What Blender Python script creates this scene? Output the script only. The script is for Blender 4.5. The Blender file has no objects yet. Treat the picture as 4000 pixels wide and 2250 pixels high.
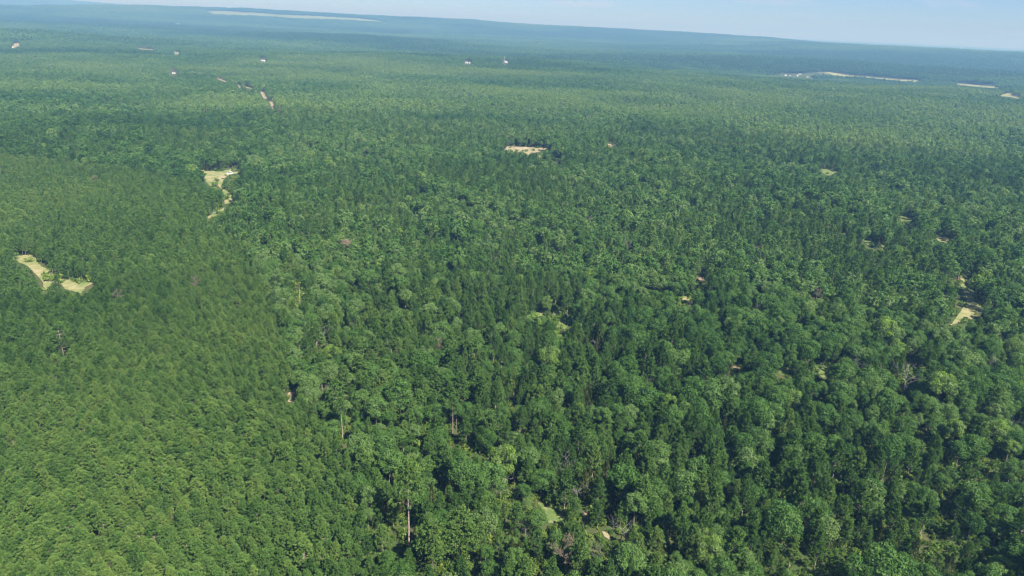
import bpy, math, numpy as np
from mathutils import Matrix, Vector
C = bpy.context.scene.collection
RNG = np.random.default_rng(7)
RAD = math.radians

# ---------------------------------------------------------------- camera model
W4, H4 = 4000.0, 2250.0
FPX = 2826.0
CAM_H = 115.0
PITCH, ROLL = RAD(20.12), RAD(2.5)
_f = np.array([0, math.cos(PITCH), -math.sin(PITCH)])
_r0 = np.array([1.0, 0, 0]); _u0 = np.cross(_r0, _f)
CR = math.cos(ROLL) * _r0 + math.sin(ROLL) * _u0
CU = -math.sin(ROLL) * _r0 + math.cos(ROLL) * _u0
CAMP = np.array([0, 0, CAM_H])

def project(P):
    v = P - CAMP
    d = v @ _f
    d = np.where(d < 1e-3, 1e-3, d)
    return W4 / 2 + FPX * (v @ CR) / d, H4 / 2 - FPX * (v @ CU) / d, d

# ---------------------------------------------------------------- terrain
def sstep(a, b, x):
    t = np.clip((x - a) / (b - a), 0, 1)
    return t * t * (3 - 2 * t)

def vnoise(x, y, seed=0):
    xi, yi = np.floor(x), np.floor(y)
    fx, fy = x - xi, y - yi
    fx = fx * fx * (3 - 2 * fx); fy = fy * fy * (3 - 2 * fy)
    def hsh(a, b):
        n = (a.astype(np.int64) * 374761393 + b.astype(np.int64) * 668265263 + seed * 974634777) & 0x7fffffff
        n = ((n ^ (n >> 13)) * 1274126177) & 0x7fffffff
        n = n ^ (n >> 16)
        return (n & 0xffff) / 65535.0
    a = hsh(xi, yi); b = hsh(xi + 1, yi); c = hsh(xi, yi + 1); d = hsh(xi + 1, yi + 1)
    return (a * (1 - fx) + b * fx) * (1 - fy) + (c * (1 - fx) + d * fx) * fy

def fnoise(x, y, seed=0):
    return (vnoise(x, y, seed) * .55 + vnoise(x * 2.1 + 7, y * 2.1 + 3, seed + 1) * .3 + vnoise(x * 4.3, y * 4.3 + 11, seed + 2) * .15)

def azpx(x): return math.degrees(math.atan((x - 2000) / FPX))
R1A = [-180, azpx(-400), azpx(0), azpx(160), azpx(400), azpx(600), azpx(800), azpx(1000), azpx(1400), azpx(1800), azpx(1900), azpx(2000), azpx(2300), azpx(2650), azpx(2900), azpx(3200), azpx(3600), 180]
R1H = [0, 66, 70, 70, 97, 113, 117, 124, 112, 114, 104, 95, 92, 84, 71, 40, 10, 0]
R2A = [-180, -60, azpx(-300), azpx(0), azpx(100), azpx(170), azpx(250), azpx(320), azpx(400), azpx(500), azpx(620), azpx(900), 180]
R2H = [0, 60, 115, 119, 142, 172, 179, 146, 136, 121, 90, 20, 0]
R3A = [-180, 8, 16, azpx(3000), azpx(3600), 40, 70, 180]
R3H = [0, 0, 25, 52, 60, 56, 20, 0]

def hgt(x, y):
    x = np.asarray(x, float); y = np.asarray(y, float)
    r = np.hypot(x, y); az = np.degrees(np.arctan2(x, y))
    k = sstep(60, 250, r)
    h = k * (2.6 * np.sin(x / 71 + 1.1 + .6 * np.sin(y / 120)) * np.sin(y / 83 + .4) + 1.4 * np.sin(x / 38 + y / 57))
    g = sstep(700, 2600, r) * (1 - sstep(3600, 5000, r))
    h = h + g * (11 * np.sin(x / 310 + 1.9 + np.sin(y / 700)) * np.sin(y / 420 + 2.2) + 9 * np.sin(y / 260 + x / 900 + .5) - 6 * g)
    h = h + np.interp(az, R1A, R1H) * np.exp(-((r - 7000) / 950) ** 2)
    h = h + np.interp(az, R2A, R2H) * np.exp(-((r - 13000) / 1700) ** 2)
    h = h + np.interp(az, R3A, R3H) * np.exp(-((r - 5500) / 800) ** 2)
    return h

_TS = np.geomspace(60, 30000, 420)
def unproject(px, py, off=0.0):
    px = np.atleast_1d(np.asarray(px, float)); py = np.atleast_1d(np.asarray(py, float))
    D = _f[None] + ((px - W4 / 2) / FPX)[:, None] * CR[None] - ((py - H4 / 2) / FPX)[:, None] * CU[None]
    D /= np.linalg.norm(D, axis=1)[:, None]
    T = _TS[None, :]
    Z = CAM_H + D[:, 2:3] * T - hgt(D[:, 0:1] * T, D[:, 1:2] * T) - off
    below = Z < 0
    hit = below.any(1)
    i = np.where(hit, below.argmax(1), len(_TS) - 1); i = np.maximum(i, 1)
    lo, hi = _TS[i - 1].copy(), _TS[i].copy()
    for _ in range(22):
        m = .5 * (lo + hi)
        z = CAM_H + D[:, 2] * m - hgt(D[:, 0] * m, D[:, 1] * m) - off
        b = z < 0
        hi = np.where(b, m, hi); lo = np.where(b, lo, m)
    P = CAMP[None] + D * hi[:, None]
    return P, hit

def at(px, py):
    P, _ = unproject([px], [py])
    return P[0]

def inpoly(px, py, poly):
    poly = np.asarray(poly, float)
    x0, y0 = poly[:, 0], poly[:, 1]
    inside = np.zeros(px.shape, bool)
    bb = (px >= x0.min()) & (px <= x0.max()) & (py >= y0.min()) & (py <= y0.max())
    if not bb.any(): return inside
    X, Y = px[bb], py[bb]
    ins = np.zeros(X.shape, bool)
    j = len(poly) - 1
    for i in range(len(poly)):
        c = ((y0[i] > Y) != (y0[j] > Y)) & (X < (x0[j] - x0[i]) * (Y - y0[i]) / (y0[j] - y0[i] + 1e-12) + x0[i])
        ins ^= c
        j = i
    inside[bb] = ins
    return inside

# ---------------------------------------------------------------- materials
def new_mat(name):
    m = bpy.data.materials.new(name); m.use_nodes = True
    nt = m.node_tree; nt.nodes.clear()
    return m, nt, nt.nodes, nt.links

def ramp(N, L, fac, stops):
    r = N.new('ShaderNodeValToRGB'); e = r.color_ramp.elements
    e[0].position, e[0].color = stops[0][0], (*stops[0][1], 1)
    e[1].position, e[1].color = stops[-1][0], (*stops[-1][1], 1)
    for p, c in stops[1:-1]:
        q = e.new(p); q.color = (*c, 1)
    L.new(fac, r.inputs[0])
    return r.outputs[0]

def math_node(N, L, op, a, b):
    m = N.new('ShaderNodeMath'); m.operation = op
    for i, v in enumerate((a, b)):
        if isinstance(v, (int, float)): m.inputs[i].default_value = v
        else: L.new(v, m.inputs[i])
    return m.outputs[0]

def foliage_mat(name, stops, trans=.3, gloss=.25, rough=.55):
    m, nt, N, L = new_mat(name)
    tone = N.new('ShaderNodeAttribute'); tone.attribute_type = 'INSTANCER'; tone.attribute_name = 'tone'
    tint = N.new('ShaderNodeAttribute'); tint.attribute_type = 'GEOMETRY'; tint.attribute_name = 'tint'
    v = math_node(N, L, 'ADD', tone.outputs['Fac'], math_node(N, L, 'MULTIPLY', math_node(N, L, 'SUBTRACT', tint.outputs['Fac'], .5), .45))
    col = ramp(N, L, v, stops)
    p = N.new('ShaderNodeBsdfPrincipled')
    L.new(col, p.inputs['Base Color']); p.inputs['Roughness'].default_value = rough
    p.inputs['Specular IOR Level'].default_value = gloss
    t = N.new('ShaderNodeBsdfTranslucent')
    mul = N.new('ShaderNodeMix'); mul.data_type = 'RGBA'; mul.blend_type = 'MULTIPLY'; mul.inputs[0].default_value = 1
    L.new(col, mul.inputs[6]); mul.inputs[7].default_value = (1.25, 1.3, .6, 1)
    L.new(mul.outputs[2], t.inputs['Color'])
    mx = N.new('ShaderNodeMixShader'); mx.inputs[0].default_value = trans
    L.new(p.outputs[0], mx.inputs[1]); L.new(t.outputs[0], mx.inputs[2])
    o = N.new('ShaderNodeOutputMaterial'); L.new(mx.outputs[0], o.inputs[0])
    return m

def noisy_mat(name, stops, scale=.2, detail=6, rough=.9, bump=0, spec=.2, second=None):
    m, nt, N, L = new_mat(name)
    g = N.new('ShaderNodeNewGeometry')
    n = N.new('ShaderNodeTexNoise'); n.inputs['Scale'].default_value = scale; n.inputs['Detail'].default_value = detail
    n.inputs['Roughness'].default_value = .65
    L.new(g.outputs['Position'], n.inputs['Vector'])
    col = ramp(N, L, n.outputs['Fac'], stops)
    if second:
        n2 = N.new('ShaderNodeTexNoise'); n2.inputs['Scale'].default_value = second[0]; n2.inputs['Detail'].default_value = 5
        L.new(g.outputs['Position'], n2.inputs['Vector'])
        f = ramp(N, L, n2.outputs['Fac'], [(second[2], (0, 0, 0)), (second[3], (1, 1, 1))])
        mx = N.new('ShaderNodeMix'); mx.data_type = 'RGBA'
        L.new(f, mx.inputs[0]); L.new(col, mx.inputs[6]); mx.inputs[7].default_value = (*second[1], 1)
        col = mx.outputs[2]
    p = N.new('ShaderNodeBsdfPrincipled'); L.new(col, p.inputs['Base Color'])
    p.inputs['Roughness'].default_value = rough; p.inputs['Specular IOR Level'].default_value = spec
    if bump:
        b = N.new('ShaderNodeBump'); b.inputs['Strength'].default_value = bump; b.inputs['Distance'].default_value = .3
        L.new(n.outputs['Fac'], b.inputs['Height']); L.new(b.outputs[0], p.inputs['Normal'])
    o = N.new('ShaderNodeOutputMaterial'); L.new(p.outputs[0], o.inputs[0])
    return m

PINE_ST = [(0, (.036, .080, .017)), (.35, (.066, .134, .028)), (.7, (.099, .180, .040)), (1, (.146, .220, .050))]
OAK_ST = [(0, (.032, .080, .014)), (.35, (.061, .134, .024)), (.65, (.092, .170, .038)), (.85, (.122, .190, .058)), (.95, (.138, .198, .076)), (1, (.138, .232, .030))]
CEDAR_ST = [(0, (.024, .040, .008)), (.5, (.046, .068, .012)), (1, (.080, .100, .018))]
BUSH_ST = [(0, (.040, .085, .010)), (.5, (.085, .150, .018)), (1, (.160, .210, .035))]
M_PINE = foliage_mat('pine_needles', PINE_ST, .34, .10, .6)
M_OAK = foliage_mat('broad_leaves', OAK_ST, .36, .16, .6)
M_CEDAR = foliage_mat('cedar_sprays', CEDAR_ST, .2, .2)
M_BUSH = foliage_mat('bush_leaves', BUSH_ST, .32, .25)
M_DRYN = foliage_mat('dead_needles', [(0, (.10, .075, .05)), (1, (.20, .16, .11))], .15, .1)
M_BARK = noisy_mat('grey_bark', [(.3, (.10, .085, .07)), (.7, (.22, .19, .165))], 2.5, 4)
M_PBARK = noisy_mat('pine_bark', [(.3, (.15, .115, .095)), (.7, (.34, .28, .24))], 2.0, 4)
M_DEAD = noisy_mat('weathered_wood', [(.3, (.15, .14, .13)), (.7, (.29, .275, .26))], 2.0, 4)
M_BROWN = noisy_mat('brown_dead_wood', [(.3, (.17, .135, .115)), (.7, (.29, .245, .215))], 2.0, 4)
M_GROUND = noisy_mat('forest_floor', [(.3, (.025, .045, .012)), (.48, (.045, .068, .020)), (.6, (.066, .066, .030)), (.75, (.095, .085, .05))], .11, 8, .95, .25, .1)
M_GRASS = noisy_mat('dry_meadow_grass', [(.30, (.11, .14, .045)), (.42, (.165, .175, .07)), (.52, (.22, .205, .10)), (.62, (.26, .22, .13)), (.74, (.30, .25, .165))], .22, 10, .95, .4, .1, (.09, (.105, .145, .045), .45, .66))
M_GREENG = noisy_mat('green_glade_grass', [(.3, (.05, .085, .018)), (.45, (.085, .125, .034)), (.58, (.125, .15, .055)), (.72, (.18, .175, .09))], .5, 9, .95, .4, .1)
M_DIRT = noisy_mat('bare_pale_soil', [(.30, (.15, .12, .075)), (.5, (.235, .195, .13)), (.70, (.31, .265, .185))], .2, 10, .95, .3, .1, (.05, (.17, .19, .07), .50, .68))
M_REDS = noisy_mat('reddish_soil', [(.3, (.14, .095, .07)), (.7, (.23, .165, .125))], .3, 8, .95, .3, .1)
M_FIELD = noisy_mat('hay_field', [(.3, (.13, .155, .06)), (.5, (.18, .19, .085)), (.75, (.23, .215, .11))], .02, 7, .95, 0, .1)
M_PALEF = noisy_mat('pale_field', [(.3, (.10, .135, .06)), (.7, (.15, .175, .085))], .006, 6, .95, 0, .1)

def flat_mat(name, col, rough=.5, metal=0):
    m, nt, N, L = new_mat(name)
    p = N.new('ShaderNodeBsdfPrincipled')
    n = N.new('ShaderNodeTexNoise'); n.inputs['Scale'].default_value = 1.5; n.inputs['Detail'].default_value = 4
    g = N.new('ShaderNodeNewGeometry'); L.new(g.outputs['Position'], n.inputs['Vector'])
    c = ramp(N, L, n.outputs['Fac'], [(.3, tuple(v * .88 for v in col)), (.7, col)])
    L.new(c, p.inputs['Base Color']); p.inputs['Roughness'].default_value = rough; p.inputs['Metallic'].default_value = metal
    o = N.new('ShaderNodeOutputMaterial'); L.new(p.outputs[0], o.inputs[0])
    return m
M_WHITE = flat_mat('white_paint', (.74, .74, .74), .4)
M_WROOF = flat_mat('white_metal_roof', (.55, .55, .57), .45)
M_GROOF = flat_mat('grey_metal_roof', (.34, .35, .37), .5)
M_GLASS = flat_mat('dark_glass', (.03, .035, .04), .1)
M_TYRE = flat_mat('black_rubber', (.02, .02, .02), .8)
M_RIM = flat_mat('grey_alloy', (.5, .5, .5), .3, .8)
M_LAMP = flat_mat('clear_lens', (.7, .7, .72), .15)

# ---------------------------------------------------------------- mesh helpers
class Geo:
    """collects quads / tris with a material index and a per-vertex tint"""
    def __init__(s): s.v = []; s.f4 = []; s.f3 = []; s.m4 = []; s.m3 = []; s.t = []; s.n = 0
    def quads(s, V, mat=0, tint=.5):
        n = len(V) // 4
        s.v.append(V); s.f4.append(np.arange(4 * n).reshape(n, 4) + s.n); s.m4.append(np.full(n, mat))
        s.t.append(np.broadcast_to(np.asarray(tint, float), (4 * n,)) if np.ndim(tint) == 0 or len(tint) == 4 * n else np.repeat(tint, 4))
        s.n += 4 * n
    def grid(s, V, F, mat=0, tint=.5):
        s.v.append(V); s.f4.append(np.asarray(F, int) + s.n); s.m4.append(np.full(len(F), mat)); s.t.append(np.full(len(V), tint)); s.n += len(V)
    def tube(s, P, R, sides=5, mat=0):
        P = np.asarray(P, float); k = len(P); V = []
        for i in range(k):
            d = P[min(i + 1, k - 1)] - P[max(i - 1, 0)]; d = d / (np.linalg.norm(d) + 1e-9)
            a = np.cross(d, [0, 0, 1.0]) if abs(d[2]) < .9 else np.cross(d, [1.0, 0, 0]); a /= np.linalg.norm(a); b = np.cross(d, a)
            th = np.arange(sides) * 2 * np.pi / sides
            V.append(P[i] + R[i] * (np.cos(th)[:, None] * a + np.sin(th)[:, None] * b))
        F = [(i * sides + j, i * sides + (j + 1) % sides, (i + 1) * sides + (j + 1) % sides, (i + 1) * sides + j) for i in range(k - 1) for j in range(sides)]
        s.grid(np.concatenate(V), F, mat)
    def box(s, c, d, mat=0, rz=0, taper=0):
        x, y, z = np.array(d) / 2; t = 1 - taper
        V = np.array([(-x, -y, -z), (x, -y, -z), (x, y, -z), (-x, y, -z), (-x * t, -y * t, z), (x * t, -y * t, z), (x * t, y * t, z), (-x * t, y * t, z)])
        cr, sr = math.cos(rz), math.sin(rz)
        V = np.stack([V[:, 0] * cr - V[:, 1] * sr, V[:, 0] * sr + V[:, 1] * cr, V[:, 2]], 1) + np.array(c)
        s.grid(V, [(3, 2, 1, 0), (4, 5, 6, 7), (0, 1, 5, 4), (1, 2, 6, 5), (2, 3, 7, 6), (3, 0, 4, 7)], mat)
    def add(s, g, off=(0, 0, 0), sc=1.0, rz=0.0, tint=None):
        cr, sr = math.cos(rz), math.sin(rz)
        for V in g.v:
            s.v.append(np.stack([V[:, 0] * cr - V[:, 1] * sr, V[:, 0] * sr + V[:, 1] * cr, V[:, 2]], 1) * sc + np.array(off))
        for f, m in zip(g.f4, g.m4): s.f4.append(f + s.n); s.m4.append(m)
        for t in g.t: s.t.append(t if tint is None else np.clip(t * .5 + tint - .25, 0, 1))
        s.n += g.n
    def mesh(s, name, mats, smooth=False):
        me = bpy.data.meshes.new(name)
        V = np.concatenate(s.v).astype(np.float32); F = np.concatenate(s.f4).astype(np.int32); M = np.concatenate(s.m4).astype(np.int32)
        me.vertices.add(len(V)); me.vertices.foreach_set('co', V.ravel())
        me.loops.add(F.size); me.loops.foreach_set('vertex_index', F.ravel())
        me.polygons.add(len(F)); me.polygons.foreach_set('loop_start', np.arange(len(F), dtype=np.int32) * 4)
        me.polygons.foreach_set('material_index', M)
        if smooth: me.polygons.foreach_set('use_smooth', np.ones(len(F), bool))
        else: me.polygons.foreach_set('use_smooth', np.zeros(len(F), bool))
        a = me.attributes.new('tint', 'FLOAT', 'POINT'); a.data.foreach_set('value', np.concatenate(s.t).astype(np.float32))
        for m in mats: me.materials.append(m)
        me.update(calc_edges=True); me.validate()
        return me

def unit(a): return a / (np.linalg.norm(a, axis=-1, keepdims=True) + 1e-9)

def blades(rng, P, D, Ln, Wd, side=None):
    """diamond shaped leaves starting at P along D"""
    D = unit(D)
    if side is None: side = unit(np.cross(D, rng.normal(size=D.shape)))
    Ln = np.broadcast_to(Ln, (len(P),))[:, None]; Wd = np.broadcast_to(Wd, (len(P),))[:, None]
    mid = P + D * Ln * .5
    return np.stack([P, mid + side * Wd * .5, P + D * Ln, mid - side * Wd * .5], 1).reshape(-1, 3)

# ---------------------------------------------------------------- tree generators (unit: metres, base at origin)
def gen_pine(seed, H=12.0, R=2.0, cb=.36, lod=0, layered=False, sparse=1.0, dome=True):
    rng = np.random.default_rng(seed)
    tr, cr = Geo(), Geo()
    nz = 6 if lod < 2 else 3
    zs = np.linspace(0, H * .97, nz)
    bend = rng.normal(size=2) * .012 * H
    P = np.stack([bend[0] * (zs / H) ** 2 + rng.normal(size=nz) * .04, bend[1] * (zs / H) ** 2 + rng.normal(size=nz) * .04, zs], 1); P[0, :2] = 0
    r0 = .011 * H + .03
    tr.tube(P, r0 * (1 - zs / H * .88), 6 if lod == 0 else 4)
    def axis(z): return np.array([np.interp(z, zs, P[:, 0]), np.interp(z, zs, P[:, 1])])
    nlev = {0: 13, 1: 8, 2: 5}[lod]
    if layered: nlev = 9
    TP, TD, TT = [], [], []
    for k in range(nlev):
        t = (k + rng.uniform(-.3, .3) * (0 if layered else 1)) / (nlev - .4)
        t = min(max(t, 0), 1)
        z = H * (cb + (1 - cb) * t * .97)
        prof = (max(0, 1 - t ** 1.45) ** .62 if dome else (1 - t) ** .62) * (1 if t > .14 else .75 + 1.8 * t)
        nb = {0: 6, 1: 5, 2: 4}[lod]
        if t > .85: nb = 4
        a0 = rng.uniform(0, 6.28)
        for b in range(nb):
            if rng.random() > sparse: continue
            a = a0 + b * 6.283 / nb + rng.normal() * .22
            ln = max(R * prof * rng.uniform(.72, 1.14), .25)
            el = rng.normal(.32 + .75 * t, .12) if not layered else .12 + .3 * t
            d = np.array([math.cos(a) * math.cos(el), math.sin(a) * math.cos(el), math.sin(el)])
            base = np.array([*axis(z), z])
            if lod == 0: tr.tube([base, base + d * ln * .6], [.045, .02], 3)
            for q in ({0: (.42, .7, 1.0), 1: (.6, 1.0), 2: (.9,)}[lod]):
                off = rng.normal(size=3) * .16 * R * .5
                TP.append(base + d * ln * q + off * (1 if q < .9 else .5)); TD.append(unit(d * .7 + np.array([0, 0, .8]))); TT.append(rng.random())
    TP.append(np.array([*axis(H), H * .96])); TD.append(np.array([0, 0, 1.0])); TT.append(.7)
    TP, TD, TT = np.array(TP), np.array(TD), np.array(TT)
    nb = {0: 22, 1: 10, 2: 6}[lod]
    Q = np.repeat(TP, nb, 0); D = np.repeat(TD, nb, 0); T = np.repeat(TT, nb)
    D = unit(D * .75 + rng.normal(size=D.shape) * .62)
    s = {0: .95, 1: 1.5, 2: 2.2}[lod] * (.75 + .12 * R)
    L = rng.uniform(.38, .66, len(Q)) * s; Wd = rng.uniform(.13, .22, len(Q)) * s
    cr.quads(blades(rng, Q - D * .08, D, L, Wd), 0, np.clip(T * .7 + rng.random(len(Q)) * .3, 0, 1))
    return tr, cr

def gen_oak(seed, H=12.0, R=3.1, lod=0, flat=1.0):
    rng = np.random.default_rng(seed)
    tr, cr = Geo(), Geo()
    zc = H - R * 1.02 * flat
    fork = zc - R * .75
    fork = max(fork, H * .22)
    lean = rng.normal(size=2) * .25
    top = np.array([lean[0], lean[1], fork])
    r0 = .013 * H + .03
    tr.tube([[0, 0, 0], top * .5, top], [r0, r0 * .8, r0 * .62], 6 if lod == 0 else 4)
    nl = {0: 20, 1: 14, 2: 9}[lod]
    pts = []
    for i in range(nl):       # lobe centres spread over the upper shell of the crown
        z = 1 - (i + .5) / nl * 1.6
        a = i * 2.39996 + rng.normal() * .35
        s = math.sqrt(max(0, 1 - z * z))
        rr = rng.uniform(.52, .80)
        pts.append(np.array([math.cos(a) * s * R * rr + lean[0], math.sin(a) * s * R * rr + lean[1], zc + z * R * flat * rr * 1.08]))
    pts.append(np.array([lean[0], lean[1], zc]))
    for c in pts:
        if lod == 0: tr.tube([top, .5 * (top + c) + rng.normal(size=3) * .15, c], [r0 * .42, r0 * .25, .02], 4)
        lr = R * rng.uniform(.30, .46)
        n = {0: 165, 1: 40, 2: 14}[lod]
        d = unit(rng.normal(size=(n, 3)) + np.array([0, 0, .35]) + .35 * unit(c - np.array([lean[0], lean[1], zc - .3 * R])))
        rad = lr * rng.uniform(.62, 1.08, n)[:, None]
        Pn = c + d * rad * np.array([1, 1, .82])
        nrm = unit(d + rng.normal(size=(n, 3)) * .55)
        T = unit(np.cross(nrm, rng.normal(size=(n, 3)))); S = np.cross(nrm, T)
        s = {0: .37, 1: .76, 2: 1.25}[lod] * (.72 + .09 * R)
        Ln = rng.uniform(.75, 1.25, n) * s; Wd = Ln * rng.uniform(.55, .8, n)
        lt = rng.random()
        cr.quads(blades(rng, Pn - T * Ln[:, None] * .5, T, Ln, Wd, S), 0, np.clip(lt * .5 + rng.random(n) * .5, 0, 1))
    return tr, cr

def gen_far(seed, H, R, pine):
    """light crown for the middle distance: lobes of outward facing leaf sprays"""
    rng = np.random.default_rng(seed); tr, cr = Geo(), Geo()
    tr.tube([[0, 0, 0], [0, 0, H * .6]], [.16, .10], 4)
    nl = 9 if pine else 12; n = 12
    zc = H - R * (1.25 if pine else .95)
    for i in range(nl):
        z = 1 - (i + .5) / nl * 1.6; a = i * 2.4 + rng.normal() * .4; q = math.sqrt(max(0, 1 - z * z)) * (1 - .35 * max(z, 0) if pine else 1)
        c = np.array([math.cos(a) * q * R * .62, math.sin(a) * q * R * .62, zc + z * R * (.95 if pine else .68)])
        d = unit(rng.normal(size=(n, 3)) + np.array([0, 0, .5]) + .5 * unit(c - np.array([0, 0, zc - .4 * R])))
        lr = R * rng.uniform(.34, .46); Pn = c + d * lr * rng.uniform(.8, 1.05, n)[:, None]
        nrm = unit(d + rng.normal(size=(n, 3)) * .3); T = unit(np.cross(nrm, rng.normal(size=(n, 3)))); S = np.cross(nrm, T)
        Ln = lr * rng.uniform(.8, 1.15, n); lt = rng.random()
        cr.quads(blades(rng, Pn - T * Ln[:, None] * .5, T, Ln, Ln * .8, S), 0, np.clip(.2 + lt * .5 + rng.random(n) * .2, 0, 1))
    return tr, cr

def gen_cedar(seed, H=8.0, R=1.6, lod=0):
    rng = np.random.default_rng(seed)
    tr, cr = Geo(), Geo()
    tr.tube([[0, 0, 0], [0, 0, H * .5], [0, 0, H * .95]], [.13, .09, .02], 5 if lod == 0 else 3)
    n = {0: 1150, 1: 420, 2: 110}[lod]
    t = rng.random(n) ** .8
    prof = np.minimum((1 - t) ** .8, .55 + 3 * t) * R
    lump = 1 + .22 * np.sin(t * 23 + seed)
    a = rng.random(n) * 6.283
    lump *= 1 + .18 * np.sin(3 * a + 9 * t + seed)
    rr = prof * lump * rng.uniform(.7, 1.05, n)
    P = np.stack([np.cos(a) * rr, np.sin(a) * rr, H * (.07 + .91 * t)], 1)
    D = unit(np.stack([np.cos(a) * .6, np.sin(a) * .6, np.full(n, .7)], 1) + rng.normal(size=(n, 3)) * .38)
    s = {0: 1, 1: 1.6, 2: 3.0}[lod]
    cr.quads(blades(rng, P - D * .2, D, rng.uniform(.35, .6, n) * s, rng.uniform(.14, .24, n) * s), 0, rng.random(n))
    return tr, cr

def gen_bush(seed, R=1.2, lod=0):
    rng = np.random.default_rng(seed)
    cr = Geo()
    n = {0: 190, 1: 70}[lod]
    nl = 5
    for i in range(nl):
        c = np.array([*(rng.normal(size=2) * R * .45), R * rng.uniform(.35, .8)])
        m = n // nl
        d = unit(rng.normal(size=(m, 3)) + np.array([0, 0, .5])); Pn = c + d * R * .5 * rng.uniform(.6, 1.1, m)[:, None]
        Pn[:, 2] = np.maximum(Pn[:, 2], .05)
        nrm = unit(d + rng.normal(size=(m, 3)) * .5); T = unit(np.cross(nrm, rng.normal(size=(m, 3)))); S = np.cross(nrm, T)
        Ln = rng.uniform(.3, .5, m) * (1 if lod == 0 else 1.6)
        cr.quads(blades(rng, Pn, T, Ln, Ln * .65, S), 0, rng.random(m))
    return cr

def gen_dead(seed, H=10.0, spread=.5, needles=0.0, oak=True):
    """bare tree: trunk geo, branch geo, optional brown needles"""
    rng = np.random.default_rng(seed)
    tr, br, nd = Geo(), Geo(), Geo()
    k = 6
    zs = np.linspace(0, H * (.55 if oak else .96), k)
    P = np.stack([np.cumsum(rng.normal(size=k)) * .10, np.cumsum(rng.normal(size=k)) * .10, zs], 1); P[0, :2] = 0
    r0 = .011 * H + .03
    tr.tube(P, r0 * (1 - np.linspace(0, .62 if oak else .9, k)), 6)
    tips = []
    def grow(p, d, ln, r, lev):
        m = p + d * ln * .5 + rng.normal(size=3) * ln * .07; e = p + d * ln + rng.normal(size=3) * ln * .10
        br.tube([p, m, e], [r, r * .7, r * .35], 4 if lev == 0 else 3)
        tips.append((m, d)); tips.append((e, d))
        if lev < 3:
            for j in range(3 if lev < 2 else 2):
                q = p + (e - p) * rng.uniform(.4, 1.0)
                grow(q, unit(d + rng.normal(size=3) * .55 + np.array([0, 0, .15])), ln * rng.uniform(.4, .65), r * .55, lev + 1)
    if oak:
        for j in range(8):
            z = rng.uniform(.45, 1.0); p = np.array([np.interp(z * zs[-1], zs, P[:, i]) for i in range(3)])
            a = j * 1.05 + rng.normal() * .3
            grow(p, unit(np.array([math.cos(a) * spread * 1.6, math.sin(a) * spread * 1.6, .9])), H * rng.uniform(.28, .42), r0 * .34, 0)
    else:
        for j in range(16):
            z = rng.uniform(.3, .95); p = np.array([np.interp(z * zs[-1], zs, P[:, i]) for i in range(3)])
            a = rng.uniform(0, 6.28)
            grow(p, unit(np.array([math.cos(a), math.sin(a), .25])), H * .16 * (1.25 - z) + .3, r0 * .22, 1)
    if needles:
        T = np.array([t[0] for t in tips]); D = np.array([t[1] for t in tips])
        n = int(needles); Q = np.repeat(T, n, 0); D = unit(np.repeat(D, n, 0) + rng.normal(size=(len(Q), 3)) * .8)
        nd.quads(blades(rng, Q, D, rng.uniform(.3, .5, len(Q)), .13), 0, rng.random(len(Q)))
    return tr, br, nd

# ---------------------------------------------------------------- object helpers
def obj(name, mesh, parent=None, loc=(0, 0, 0)):
    o = bpy.data.objects.new(name, mesh); C.objects.link(o)
    if parent: o.parent = parent
    o.location = loc
    return o
def tag(o, label, cat, group=None, kind=None):
    o['label'] = label; o['category'] = cat
    if group: o['group'] = group
    if kind: o['kind'] = kind
    return o
def thing(name, loc, rz, label, cat, group=None):
    o = bpy.data.objects.new(name, None); C.objects.link(o)
    o.location = loc; o.rotation_euler = (0, 0, rz); o.empty_display_size = .5
    return tag(o, label, cat, group)

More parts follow.
